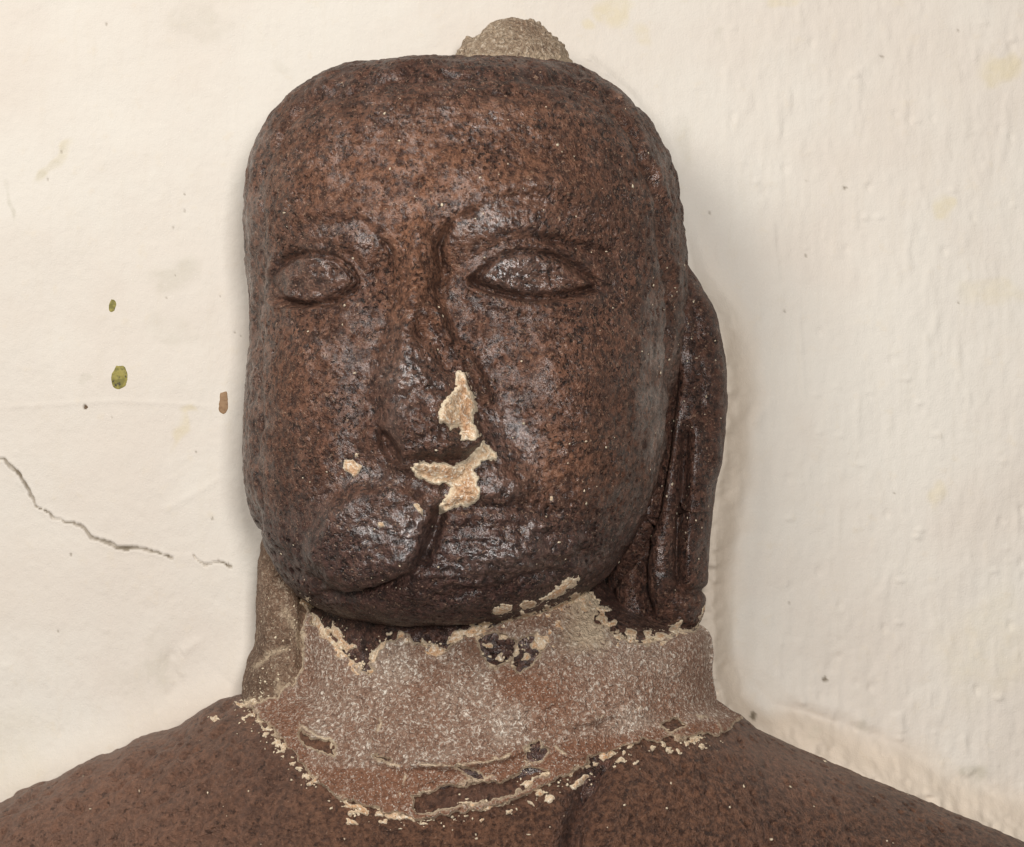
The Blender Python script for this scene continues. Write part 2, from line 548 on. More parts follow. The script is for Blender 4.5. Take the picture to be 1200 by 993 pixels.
wall, wall_V, wall_F = make_wall_mesh()

# ------------------------------------------------------------------ the statue
statue = bpy.data.objects.new('stone_statue', None)
C.objects.link(statue)
statue['label'] = 'weathered brown stone statue with broken nose and long ears set against a wall'
statue['category'] = 'statue'

# --- head
HL = [(548, 71), (500, 73), (464, 76), (430, 82), (400, 91), (377, 103), (350, 121), (323, 152), (303, 186), (296, 216), (293, 262), (295, 330), (302, 384), (299, 432), (295, 484),
      (294, 540), (301, 598), (316, 640), (342, 682), (374, 706), (424, 722), (510, 727)]
HR = [(550, 71), (606, 73), (654, 79), (684, 90), (704, 105), (728, 124), (751, 146), (770, 177), (783, 208), (792, 256), (797, 300), (799, 346), (795, 400), (788, 452), (779, 510),
      (768, 560), (754, 600), (732, 642), (702, 680), (654, 708), (588, 723), (512, 727)]
h_prof = interp([(71, 2), (77, 40), (84, 82), (92, 124), (104, 172), (124, 202), (156, 226), (192, 240), (250, 252), (300, 250), (360, 252), (430, 262),
                 (520, 274), (600, 280), (645, 276), (676, 262), (697, 240), (711, 205), (719, 160), (724, 100), (727, 2)])
h_cx = interp([(71, 550), (120, 545), (200, 520), (300, 505), (420, 500), (600, 505), (727, 510)])
h_n = interp([(71, 2.0), (150, 2.5), (300, 2.5), (600, 2.45), (727, 2.1)])
HNR, HNF, HNB = 640, 600, 40
hp, nr, nc = loft(HL, HR, h_prof, h_cx, h_n, YREF, 200, HNR, HNF, HNB)
# even out the profile along the ribs
G = hp.reshape(nr, nc, 3)
for _ in range(30):
    G[1:-1] = 0.25 * G[:-2] + 0.5 * G[1:-1] + 0.25 * G[2:]
# spread the rows evenly along the front profile
mid = HNF // 2
seg = np.r_[0, np.cumsum(np.linalg.norm(np.diff(0.5 * G[:, mid] + 0.5 * G[:, mid - 150], axis=0), axis=1))]
q = np.linspace(0, seg[-1], nr)
idx = np.interp(q, seg, np.arange(nr))
i0 = np.clip(idx.astype(int), 0, nr - 2)
fr = (idx - i0)[:, None, None]
G = G[i0] * (1 - fr) + G[i0 + 1] * fr
# spread columns evenly over the front
for i in range(nr):
    row = G[i, :HNF]
    s = np.r_[0, np.cumsum(np.linalg.norm(np.diff(row, axis=0), axis=1))]
    t = np.linspace(0, s[-1], HNF)
    G[i, :HNF] = np.stack([np.interp(t, s, row[:, j]) for j in range(3)], 1)
hp = G.reshape(-1, 3).copy()

def normals_out(P, nr, nc):
    n = grid_normals(P, nr, nc)
    c = P.mean(0)
    if np.median(((P - c) * n).sum(1)) < 0:
        n = -n
    return n

hn = normals_out(hp, nr, nc)
u, v = front(hp)
u0, v0 = u, v
u = u + 2.8 * fbm(hp, 0.020, 95, 3)
v = v + 2.8 * fbm(hp, 0.020, 97, 3)
fw = np.clip(-hn[:, 1] * 1.6, 0, 1)          # facing forward

eyeR = [(556, 329), (572, 312), (592, 300), (618, 296), (648, 302), (676, 316), (698, 334), (670, 342), (640, 346), (608, 344), (578, 338)]
eyeL = [(313, 337), (322, 318), (340, 304), (362, 299), (388, 302), (406, 314), (414, 330), (400, 343), (378, 351), (350, 354), (326, 350)]
d = np.zeros(len(hp))
# heavy brow, temple and cheek modelling
d += 2 * gauss(u, v, 400, 235, 90, 26, -4) * fw + 2 * gauss(u, v, 600, 212, 120, 24, 4) * fw
d += -5 * gauss(u, v, 366, 334, 70, 30) - 5 * gauss(u, v, 624, 330, 90, 32)
d += 5 * gauss(u, v, 360, 460, 60, 90) + 7 * gauss(u, v, 670, 470, 80, 100)
d += -5 * gauss(u, v, 430, 480, 30, 80) - 9 * gauss(u, v, 600, 500, 40, 100, -15)
# swollen upper sockets
d += 7 * gauss(u, v, 592, 264, 62, 24, -6) + 5 * gauss(u, v, 405, 282, 44, 22, 10)
# brow lines, worn away in places
er = np.clip(0.75 + 1.1 * vnoise(hp, 0.026, 93), 0.1, 1.3)
browR = [(516, 318), (514, 292), (524, 268), (545, 254), (575, 240), (615, 231), (665, 240), (705, 262)]
browL = [(345, 272), (385, 260), (420, 262), (445, 276), (459, 296), (458, 322)]
d += er * (-6.5 * groove(u, v, browR[:5], 4) - 0.8 * groove(u, v, browR[4:], 6) - 4.0 * groove(u, v, browL[2:], 4))
d += 3.0 * groove(u, v, [(505, 262), (535, 240), (580, 222), (640, 214), (700, 236)], 12) + 2.5 * groove(u, v, [(340, 256), (385, 246), (430, 250), (462, 272)], 10)
# lids
d += er * -5.0 * groove(u, v, [(548, 318), (566, 298), (600, 283), (640, 280), (685, 288), (720, 300)], 5)
d += er * -4.0 * groove(u, v, [(318, 312), (345, 294), (380, 289), (410, 300), (424, 318)], 5)
d += 2.5 * groove(u, v, [(552, 326), (575, 304), (605, 292), (645, 292), (690, 308)], 4)
d += -4.5 * groove(u, v, [(553, 328), (580, 340), (615, 349), (655, 350), (690, 343), (712, 336)], 4.5)
d += -4.0 * groove(u, v, [(312, 338), (325, 352), (352, 358), (385, 354), (418, 340)], 4.5)
d += -5 * gauss(u, v, 556, 329, 7, 5) - 4 * gauss(u, v, 312, 337, 4, 8)
d += 3 * groove(u, v, [(560, 345), (600, 362), (660, 364), (710, 350)], 9)
for poly, a in ((eyeR, 6.5), (eyeL, 6.0)):
    sd = sdist(0.5 * (u + u0), 0.5 * (v + v0), [tuple(p) for p in smooth_curve(list(poly) + [poly[0]], 70)[:-1]])
    d += -a * np.clip(er, 0.3, 1.1) * np.exp(-((sd + 2.0) / 3.2) ** 2) + 0.3 * a * np.exp(-((sd + 9) / 4.5) ** 2)
# inner corners and sides of the nose root
d += -7 * gauss(u, v, 519, 320, 11, 24, 8) - 2 * gauss(u, v, 528, 372, 10, 34, -20) - 7 * gauss(u, v, 450, 322, 16, 26, -8)
# broken nose
nd, nt = dist_line(u, v, [(487, 240), (489, 300), (488, 360), (490, 420), (498, 470), (505, 515)])
nw = np.interp(nt, [0, .25, .55, .8, 1], [22, 20, 27, 42, 50])
nh = np.interp(nt, [0, .2, .5, .75, 1], [4, 11, 15, 22, 20])
nose = np.exp(-(nd / nw) ** 2.6)
d += 0.6 * nh * nose
npoly = [(478, 262), (504, 262), (512, 340), (522, 385), (548, 432), (568, 500), (562, 528), (520, 542), (474, 541), (462, 520), (446, 503), (444, 470), (462, 410), (472, 340)]
nsd = sdist(u + 13 * fbm(hp, 0.035, 99, 4, 0.6), v + 9 * fbm(hp, 0.03, 98, 3), npoly)
soft = np.where(u < 492, sstep(-26, 16, nsd), sstep(-3, 6, nsd))
d += np.interp(v, [262, 330, 440, 520], [2, 6, 8, 9]) * soft
d += 4 * groove(u, v, [(490, 262), (489, 310), (486, 360), (478, 400)], 9) - 3 * sstep(-3, 5, sdist(u + 6 * fbm(hp, 0.02, 96, 3), v, [(488, 372), (506, 380), (518, 410), (526, 440), (512, 470), (500, 440), (490, 410)]))
d += -5 * sstep(-3, 4, sdist(u + 6 * fbm(hp, 0.02, 94, 3), v, [(512, 500), (540, 500), (556, 515), (540, 524), (516, 520)]))
d += -12 * sstep(-3, 5, sdist(u, v, [(443, 503), (457, 511), (471, 532), (470, 546), (456, 542), (445, 524)]))
d += 6 * groove(u, v, [(512, 360), (528, 398), (556, 432), (575, 470)], 7)          # surviving edge of the right wing
d += -9 * gauss(u, v, 522, 428, 15, 26, -20) - 7 * gauss(u, v, 492, 398, 10, 14)
d += -6 * gauss(u, v, 545, 490, 20, 34) 
d += 6 * gauss(u, v, 535, 518, 34, 12, -8) + 5 * gauss(u, v, 478, 500, 22, 24)
d += -5 * groove(u, v, [(476, 543), (500, 541), (545, 540), (566, 520)], 4)
d += 6 * gauss(u, v, 432, 515, 16, 20)
# ruined mouth: swollen lump left of a deep cleft, ribbed chin right of it
lump = sdist(u, v, [(380, 600), (420, 572), (470, 560), (512, 590), (512, 608), (500, 650), (484, 668), (455, 682), (420, 690), (385, 680), (362, 650)])
d += 9 * sstep(-14, 20, lump)
d += -15 * groove(u, v, [(518, 596), (511, 620), (503, 642), (492, 664)], 7.5, 0.1)
d += -11 * groove(u, v, [(492, 664), (470, 682), (445, 692), (405, 700), (375, 698)], 5.5, 0.5)
d += 8 * gauss(u, v, 590, 565, 34, 40) 
d += -3 * groove(u, v, [(520, 598), (560, 594), (610, 592), (660, 606)], 7)
d += 5 * gauss(u, v, 600, 648, 90, 26, -6) 
d += -4 * groove(u, v, [(510, 700), (580, 692), (650, 668), (700, 640)], 8)
d += -3 * groove(u, v, [(320, 640), (345, 672), (380, 690)], 7)
# worn hair border following the crown
hair = [(298, 230), (308, 176), (335, 138), (372, 108), (430, 90), (520, 84), (600, 83), (680, 92), (718, 116), (748, 165), (768, 215), (780, 280), (788, 340), (790, 420)]
hd, ht = dist_line(u, v, hair)
hin = sdist(u, v, hair + [(790, 1300), (300, 1300)])
wob = 5 * vnoise(hp, 0.03, 101)
d += 4.0 * sstep(2, -5, hin + wob) * np.interp(ht, [0, .12, .9, 1], [0.3, 1, 1, .4])
d += -4.0 * np.exp(-((hin + wob - 5) / 4) ** 2)
d += -2.2 * np.exp(-((hin + wob + 13) / 4) ** 2) * sstep(0.1, 0.3, ht)
d += 1.6 * np.clip(fbm(hp, (0.05, 0.05, 0.008), 111, 2), -1, 1) * sstep(150, 90, v)
d *= 1.75
bandm = sstep(-38, -24, hin) * sstep(16, 6, hin) * sstep(0.06, 0.18, ht)
d += bandm * 2.6 * np.sin((hin + 1.6 * wob) / 2.3) * np.clip(0.5 + 1.2 * vnoise(hp, 0.035, 103), 0, 1)
# side of the head behind the cheek: long upright tool marks
side = sstep(715, 765, u) * sstep(150, 230, v)
d += side * 2.0 * fbm(hp, (0.012, 0.012, 0.05), 121, 3)
sl = sstep(335, 300, u)
d += sl * 1.8 * fbm(hp, (0.02, 0.02, 0.06), 123, 2)
# broken, crumbly stone on nose and mouth; ribs across the chin
nosem = np.clip(np.exp(-(nd / (nw * 1.25)) ** 4) * sstep(250, 330, v), 0, 1)
mouth = np.clip(gauss(u, v, 470, 640, 120, 70) + gauss(u, v, 590, 650, 130, 60, -8) + gauss(u, v, 590, 550, 50, 50), 0, 1)
rub = np.clip(nosem + 0.7 * mouth, 0, 1)
d += nosem * 8.0 * fbm(hp, 0.022, 131, 4, 0.66) + nosem * 3.0 * (0.5 - np.clip(worley(hp, 0.022, 137), 0, 1))
d += mouth * 5.0 * fbm(hp, 0.034, 133, 4, 0.6) + mouth * 3.5 * (0.5 - np.clip(worley(hp, 0.035, 135), 0, 1))
d += 4.0 * gauss(u, v, 610, 645, 110, 48, -8) * fbm(hp, (0.04, 0.04, 0.009), 141, 4, 0.6) * 1.6
d += rub * -2.6 * sstep(0.5, 0.15, worley(hp, 0.013, 143, 0.7))
# everywhere: soft undulation, pocking, little pits
d += 2.2 * fbm(hp, 0.06, 151, 3)
d += 1.7 * fbm(hp, 0.011, 153, 3, 0.6) + 1.6 * np.clip(fbm(hp, 0.03, 154, 4, 0.65), -1, 0.1)
pitm = 0.35 + 0.65 * sstep(-0.2, 0.4, vnoise(hp, 0.07, 155))
d += -3.2 * pitm * sstep(0.36, 0.10, worley(hp, 0.0095, 157, 0.5))
d += -2.4 * pitm * sstep(0.36, 0.10, worley(hp, (0.006, 0.006, 0.011), 161, 0.55))
keep = np.ones((nr, nc)); keep[:3] = 0.3; keep[-3:] = 0.3
head_V = hp + hn * (d * keep.ravel())[:, None] / 1000
warm = 0.8 * gauss(u, v, 490, 205, 180, 70) + 0.5 * gauss(u, v, 580, 135, 90, 22) + 0.8 * gauss(u, v, 488, 330, 40, 110) + 0.7 * gauss(u, v, 650, 540, 60, 45) + 0.4 * gauss(u, v, 360, 440, 70, 100) + 0.35 * gauss(u, v, 640, 420, 90, 60)
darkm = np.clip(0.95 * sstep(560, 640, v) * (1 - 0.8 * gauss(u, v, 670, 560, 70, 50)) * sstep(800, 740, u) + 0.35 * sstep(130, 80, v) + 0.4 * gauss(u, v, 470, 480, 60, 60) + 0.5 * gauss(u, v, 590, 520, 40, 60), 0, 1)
painted_sheen = np.clip(1.0 * gauss(u, v, 588, 256, 56, 24, -8) + 0.9 * gauss(u, v, 600, 312, 40, 18) + 0.8 * gauss(u, v, 768, 470, 24, 200) + 0.8 * gauss(u, v, 470, 455, 46, 60)
               + 1.0 * gauss(u, v, 588, 535, 32, 56) + 0.8 * gauss(u, v, 450, 610, 70, 50) + 0.7 * gauss(u, v, 590, 650, 90, 36) + 0.5 * sl + 0.5 * gauss(u, v, 570, 135, 110, 14)
               + 0.4 * gauss(u, v, 420, 280, 40, 26) + 0.4 * gauss(u, v, 362, 325, 46, 24), 0, 1)
painted_sheen *= np.clip(0.65 + 0.8 * fbm(hp, 0.025, 171, 2), 0, 1)  # painted highlights: sockets, eyes, cheek edge, nose sides, mouth, left rim
head_F = grid_faces(nr, nc, True)
head = build('head', head_V, head_F, M_stone, statue, {'tint': np.stack([warm, darkm, painted_sheen], 1)})

# --- right-hand ear (long lobe, free of the neck)
EL = [(795, 296), (770, 340), (760, 420), (750, 520), (735, 600), (716, 660), (712, 710), (735, 742), (770, 752)]
ER = [(800, 296), (822, 330), (838, 372), (849, 430), (850, 470), (845, 535), (836, 610), (832, 660), (830, 700), (818, 735), (775, 753)]
e_prof = interp([(296, 4), (310, 30), (340, 60), (420, 80), (560, 92), (650, 96), (720, 86), (740, 60), (752, 5)])
ep, enr, enc = loft(EL, ER, e_prof, lambda y: 800 if y < 600 else 785, 2.6, -0.098, 100, 420, 150, 16)
en = normals_out(ep, enr, enc)
u, v = front(ep)
d = np.zeros(len(ep))
d += -15 * groove(u, v, [(806, 500), (802, 560), (797, 640), (797, 690)], 5.5, 0.1) - 6 * groove(u, v, [(797, 690), (815, 696), (832, 690)], 5, 0.2)
d += 4 * groove(u, v, [(786, 450), (784, 560), (780, 640), (778, 700)], 8)
d += -2 * groove(u, v, [(812, 345), (822, 420), (824, 500)], 7)
d += 4 * groove(u, v, [(828, 350), (842, 420), (844, 480), (836, 560)], 7)
d += -15 * groove(u, v, [(757, 630), (750, 662), (752, 695), (762, 726)], 6, 0.1)
d += 4 * groove(u, v, [(772, 620), (768, 670), (772, 715)], 7) + 4 * groove(u, v, [(738, 650), (728, 690), (738, 730)], 8)
d += -16 * groove(u, v, [(792, 430), (778, 540), (765, 605), (740, 650), (715, 690)], 6)
d += 1.2 * fbm(ep, 0.05, 201, 3) + 0.7 * fbm(ep, 0.010, 203, 3) - 0.9 * sstep(0.35, 0.1, worley(ep, 0.009, 205, 0.5))
d *= 1.5
d *= np.clip(np.minimum(np.arange(enr), enr - 1 - np.arange(enr)) / 10, 0.1, 1).repeat(enc)
ear_V = ep + en * d[:, None] / 1000
ear_F = grid_faces(enr, enc, True)
etint = np.stack([0.15 * gauss(u, v, 815, 700, 30, 30) + 0.1, np.clip(0.45 + 0 * u, 0, 1), 0.15 * gauss(u, v, 770, 640, 25, 60)], 1)  # third channel: faint highlight painted inside the ear
build('ear', ear_V, ear_F, M_stone, statue, {'tint': etint})

# --- other ear, buried in brown mortar down to the shoulder
BL = [(330, 600), (306, 628), (300, 660), (298, 710), (297, 752), (288, 776), (283, 806), (280, 840), (290, 880)]
BR = [(345, 600), (372, 640), (380, 690), (385, 750), (388, 790), (390, 820), (395, 850), (400, 880)]
b_prof = interp([(600, 6), (620, 50), (660, 84), (720, 98), (780, 112), (840, 130), (880, 120)])
bp, bnr, bnc = loft(BL, BR, b_prof, lambda y: 335, 2.4, -0.10, 110, 300, 120, 14)
bn = normals_out(bp, bnr, bnc)
u, v = front(bp)
d = -5 * groove(u, v, [(300, 776), (318, 764), (342, 758)], 6) + 5 * gauss(u, v, 308, 795, 22, 16) - 4 * groove(u, v, [(356, 690), (355, 740), (352, 790)], 5) \
    + 3.0 * fbm(bp, 0.035, 211, 3) + 1.6 * fbm(bp, 0.008, 213, 3)
lobe_V, lobe_F = bp + bn * d[:, None] / 1000, grid_faces(bnr, bnc, True)
build('ear', lobe_V, lobe_F, M_brown_mortar, statue,
      {'edge': np.clip(0.6 * groove(u, v, [(296, 785), (312, 766), (340, 758)], 3.5) + 0.5 * groove(u, v, [(332, 712), (345, 735), (355, 760)], 5) + 0.4 * sstep(0.1, 0.5, fbm(bp, 0.02, 215, 3)) * sstep(700, 800, v), 0, 1)})

# --- topknot: rough grey mortar lump
TL = [(598, 20), (575, 27), (552, 40), (540, 52), (531, 70), (526, 90), (525, 110)]
TR = [(602, 20), (628, 26), (648, 40), (662, 56), (668, 70), (672, 90), (674, 110)]
t_prof = interp([(20, 3), (26, 26), (40, 46), (60, 60), (110, 66)])
tp, tnr, tnc = loft(TL, TR, t_prof, lambda y: 600, 2.1, -0.125, 66, 130, 160, 60)
tn = normals_out(tp, tnr, tnc)
d = 4.0 * fbm(tp, 0.024, 221, 4, 0.55) + 1.4 * fbm(tp, 0.006, 223, 2) + 3.2 * sstep(0.45, 0.1, worley(tp, 0.011, 225, 0.5))
u, v = front(tp)
d += -5 * gauss(u, v, 556, 36, 10, 10) + 4 * gauss(u, v, 543, 44, 6, 6)
d *= np.clip(np.arange(tnr) / 8, 0.2, 1).repeat(tnc)
build('topknot', tp + tn * d[:, None] / 1000, grid_faces(tnr, tnc, True), M_grey_mortar, statue,
      {'edge': np.clip(0.5 * sstep(58, 72, v), 0, 1)})

# --- neck
NL = [(380, 620), (362, 690), (354, 735), (352, 762), (344, 800), (322, 850), (300, 900), (292, 960)]
NR = [(690, 620), (715, 690), (775, 724), (826, 736), (836, 760), (836, 792), (842, 826), (862, 866), (880, 910), (890, 960)]
n_prof = interp([(620, 130), (700, 158), (760, 176), (820, 200), (880, 225), (960, 232)])
np_, nnr, nnc = loft(NL, NR, n_prof, lambda y: 545, 2.15, YREF + 0.02, 140, 340, 420, 20)
nn = normals_out(np_, nnr, nnc)
u, v = front(np_)
d = 3.0 * fbm(np_, 0.06, 231, 3) + 1.2 * fbm(np_, 0.010, 233, 3)
d += -7 * gauss(u, v, 590, 770, 26, 22) - 5 * gauss(u, v, 420, 756, 26, 30)
neck_V = np_ + nn * d[:, None] / 1000
neck_F = grid_faces(nnr, nnc, True)
mort_edge = sstep(700, 790, u) * sstep(690, 720, v)
build('neck', neck_V, neck_F, M_stone, statue,
      {'tint': np.stack([0 * u, 0.7 * (1 - mort_edge), np.clip(mort_edge * 1.0, 0, 1)], 1)})

# --- torso: shoulders and chest
TOP = [(-330, 1140), (-150, 1012), (0, 940), (100, 896), (200, 853), (284, 814), (360, 790), (460, 776), (560, 772), (680, 774), (780, 792), (860, 836), (900, 862),
       (1000, 906), (1100, 948), (1200, 989), (1350, 1066), (1500, 1180)]
def make_torso():
    tc = smooth_curve(TOP, 1000)
    xs = tc[:, 0]
    top = tc[:, 1]
    nb, nq, nd_ = 14, 190, 60
    rows = []
    w = np.exp(-((xs - 560) / 420) ** 2)
    D = 165 + 95 * w
    Rv = 190 + 60 * w
    n = 2.2
    X = (xs - 600) / 1000
    for i in range(nb):
        a = i / nb
        rows.append(np.stack([X, YREF + 0.02 + (1 - a) * 0.15 + 0 * X, (496.5 - top - 26 * (1 - a) ** 1.5) / 1000], 1))
    for i in range(nq):
        a = (i / (nq - 1)) * math.pi / 2
        dep = math.sin(a) ** (2 / n)
        ver = 1 - math.cos(a) ** (2 / n)
        rows.append(np.stack([X, YREF + 0.02 - dep * D / 1000, (496.5 - top - ver * Rv) / 1000], 1))
    z0 = rows[-1][:, 2]
    for i in range(1, nd_ + 1):
        f = i / nd_
        rows.append(np.stack([X, YREF + 0.02 - D / 1000 - 0.02 * math.sin(f * 2), z0 * (1 - f) - 0.95 * f], 1))
    P = np.array(rows)
    # smooth across the back-to-front turn
    for _ in range(12):
        P[1:-1] = 0.25 * P[:-2] + 0.5 * P[1:-1] + 0.25 * P[2:]
    # even rows
    for j in range(P.shape[1]):
        c = P[:, j]
        s = np.r_[0, np.cumsum(np.linalg.norm(np.diff(c, axis=0), axis=1))]
        # denser over the visible shoulder, sparser below
        q = np.interp(np.linspace(0, 1, len(c)), [0, 0.86, 1], [0, min(0.62, s[-1]), s[-1]])
        P[:, j] = np.stack([np.interp(q, s, c[:, k]) for k in range(3)], 1)
    r, cc = P.shape[:2]
    P = P.reshape(-1, 3)
    nrm = grid_normals(P, r, cc)
    if np.median(nrm[:, 1]) > 0:
        nrm = -nrm
    u, v = front(P)
    d = 2.5 * fbm(P, 0.12, 241, 3) + 0.9 * fbm(P, 0.012, 243, 3)
    left = sstep(400, 200, u)
    # slanting weather grooves on the left shoulder
    Q = np.stack([P[:, 0] * 0.88 + P[:, 2] * 0.47, P[:, 1] * 0.3, -P[:, 0] * 0.47 + P[:, 2] * 0.88], 1)
    d += left * 7.0 * fbm(Q, (0.035, 0.05, 0.011), 245, 3)
    d += left * -6.0 * sstep(0.42, 0.12, worley(Q, (0.026, 0.05, 0.010), 247, 0.5))
    d += (1 - left) * 0.9 * fbm(P, (0.03, 0.03, 0.012), 249, 3)
    d += -4.0 * sstep(0.40, 0.1, worley(P, 0.013, 251, 0.4)) + 3.0 * fbm(P, 0.035, 257, 4, 0.6)
    d += -18 * groove(u, v, [(712, 880), (690, 925), (676, 960), (664, 1010)], 11, 0.1) + 4 * groove(u, v, [(745, 890), (720, 940), (700, 1000)], 16, 0)
    d += -4 * groove(u, v, [(330, 900), (312, 950), (300, 990)], 14)
    V = P + nrm * d[:, None] / 1000
    warm = 0.35 + 0.35 * sstep(300, 100, u) * 0.3 + 0.3 * fbm(P, 0.08, 253, 3)
    dk = np.clip(0.8 * gauss(u, v, 555, 934, 90, 20, -8) + 0.5 * groove(u, v, [(712, 888), (680, 940), (655, 1010)], 22, 0) + 0.35 * gauss(u, v, 330, 900, 40, 60) + 0.35 * fbm(P, 0.10, 255, 3), 0, 1)
    du = np.clip(0.3 * gauss(u, v, 930, 900, 80, 30, 25) + 0.42 * sstep(520, 60, u) + 0.12 * gauss(u, v, 555, 934, 70, 14, -8), 0, 1)
    F = grid_faces(r, cc)
    o = build('torso', V, F, M_torso, statue, {'tint': np.stack([np.clip(warm, 0, 1), dk, du], 1)})
    return V, F
def make_torso_material():
    k = NT('red_brown_stone')
    tr, tg, tb = k.sep('tint')[0:3]
    n1 = k.noise(0.05, 4, 0.6)
    n2 = k.noise(0.0065, 5, 0.7)
    n3 = k.noise(0.003, 2, 0.6)
    base = k.mix(k.rng(n2, 0.34, 0.68), hexc(60, 39, 29), hexc(118, 83, 63))
    base = k.mix(k.math('MULTIPLY', tr, k.rng(n1, 0.32, 0.66)), base, k.mix(k.rng(n2, 0.36, 0.64), hexc(82, 51, 36), hexc(138, 95, 70)))
    base = k.mix(k.math('MULTIPLY', tg, 0.85), base, k.mix(k.rng(n2, 0.36, 0.64), hexc(50, 30, 26), hexc(80, 54, 46)))
    base = k.mix(tb, base, hexc(146, 112, 94))
    base = k.mix(k.rng(n3, 0.60, 0.76, 0, 0.4), base, hexc(176, 142, 118))
    base = k.mix(k.rng(k.noise(0.0075, 3, 0.6), 0.58, 0.68, 0, 0.7), base, hexc(36, 20, 14))
    k.link(base, k.b.inputs['Base Color'])
    k.b.inputs['Roughness'].default_value = 0.44
    h = k.math('ADD', n2, k.math('MULTIPLY', n3, 0.5))
    k.link(k.bump(h, 0.0075, 1.0), k.b.inputs['Normal'])
    return k.m
M_torso = make_torso_material()
torso_V, torso_F = make_torso()

# ------------------------------------------------------------------ crusts: thin mortar and plaster lying on a surface
def tree(*parts):
    Vs, Fs, o = [], [], 0
    for V, F in parts:
        Vs.append(V); Fs.append(F + o); o += len(V)
    V = np.vstack(Vs); F = np.vstack(Fs)
    return BVHTree.FromPolygons(V.tolist(), F.tolist())

T_head = tree((head_V, head_F))
T_body = tree((neck_V, neck_F), (torso_V, torso_F), (ear_V, ear_F), (lobe_V, lobe_F))
T_all = tree((head_V, head_F), (ear_V, ear_F), (lobe_V, lobe_F), (neck_V, neck_F), (torso_V, torso_F))
T_wall = tree((wall_V, wall_F))
EYE = Vector((0, YCAM, 0))

def crust(name, poly, bvh, mat, parent, thick=3.0, step=1.2, edge=4.0, ragged=3.0, rag_size=0.010, blur=0, holes=(), rough=0.8,
          rough_size=0.008, dome=0.0, seed=0, smooth_pts=False, extra=None, edge_px=5.0, maxgap=0.03, lines=None, zone=None):
    """poly in front-elevation mm. The sheet follows the surface below it and sinks into it at its ragged rim."""
    if smooth_pts:
        poly = [tuple(p) for p in smooth_curve(list(poly) + [poly[0]], len(poly) * 6)[:-1]]
    a = np.array(poly)
    x0, y0 = a.min(0) - 6
    x1, y1 = a.max(0) + 6
    xs = np.arange(x0, x1, step)
    ys = np.arange(y0, y1, step)
    U, Vv = np.meshgrid(xs, ys)
    u, v = U.ravel(), Vv.ravel()
    P2 = np.stack([u / 1000, 0 * u + seed * 0.37, v / 1000], 1)
    du = ragged * fbm(P2, rag_size, 300 + seed, 3, 0.6)
    dv = ragged * fbm(P2, rag_size, 400 + seed, 3, 0.6)
    sd = sdist(u + du * 1.5, v + dv * 1.5, poly) + ragged * 0.4 * fbm(P2, rag_size * 0.5, 450 + seed, 2)
    for hpoly in holes:
        sd = np.minimum(sd, -sdist(u + du * 1.2, v + dv * 1.2, hpoly))
    want = sd > -2.2 * step
    dist = np.full(len(u), np.nan)
    for i in np.nonzero(want)[0]:
        dr = Vector(((u[i] - 600) / 1000, DCAM, (496.5 - v[i]) / 1000)).normalized()
        hit = bvh.ray_cast(EYE, dr)
        if hit[3] is not None:
            dist[i] = hit[3]
    nr, nc = U.shape
    D = dist.reshape(nr, nc)
    raw = D.copy()
    for _ in range(blur):
        W = np.isfinite(D).astype(float)
        Z = np.where(np.isfinite(D), D, 0)
        num, den = Z.copy(), W.copy()
        for ax in (0, 1):
            for s in (-1, 1):
                num += np.roll(Z, s, ax); den += np.roll(W, s, ax)
        D = np.where(np.isfinite(D), num / np.maximum(den, 1), np.nan)
    D = np.minimum(D, raw + 0.001)
    dist = D.ravel()
    prof = sstep(-0.5 * step, edge, sd)
    lift = thick * prof - 2.0 * (1 - prof)
    if dome:
        lift = lift + dome * np.sqrt(np.clip(sd / max(sd.max(), 1e-6), 0, 1))
    lift = lift + rough * fbm(P2, rough_size, 500 + seed, 3) * prof
    if extra is not None:
        lift = lift + extra(u, v) * prof
    dist = dist - lift / 1000
    dirs = np.stack([(u - 600) / 1000, 0 * u + DCAM, (496.5 - v) / 1000], 1)
    dirs /= np.linalg.norm(dirs, axis=1, keepdims=True)
    V = np.array(EYE)[None] + dirs * dist[:, None]
    F = grid_faces(nr, nc)
    ok = np.isfinite(dist)[F].all(1)
    dd = dist[F]
    ok &= (np.nanmax(np.where(np.isfinite(dd), dd, 0), axis=1) - np.nanmin(np.where(np.isfinite(dd), dd, 9), axis=1)) < maxgap
    F = F[ok]
    if name in ('plaster_flake', 'plaster_patch', 'paint_chip') and len(F):
        lab = {}
        def find(a):
            while lab.setdefault(a, a) != a:
                lab[a] = lab[lab[a]]
                a = lab[a]
            return a
        for f in F.tolist():
            r0 = find(f[0])
            for q in f[1:]:
                lab[find(q)] = r0
        root = np.array([find(f) for f in F[:, 0].tolist()])
        vals, cnt = np.unique(root, return_counts=True)
        F = F[root == vals[cnt.argmax()]]
    used = np.unique(F)
    if len(used) < 4:
        return None
    remap = np.full(len(V), -1)
    remap[used] = np.arange(len(used))
    e = sstep(edge_px, 0.5, sd)
    if lines is not None:
        e = np.clip(e + lines(u + du, v + dv), 0, 1)
    at = {'edge': e[used]}
    if zone is not None:
        at['zone'] = zone(u, v, P2)[used]
    if mat in (M_stone,):
        at = {'tint': np.stack([0.3 + 0 * used, 0.3 + 0 * used, (0.9 if seed == 1 else 0.4) * np.exp(-((u[used] - (602 if seed == 1 else 375)) / 45) ** 2)], 1)}  # third channel: highlight painted on the eyeball
    return build(name, V[used], remap[F], mat, parent, at)

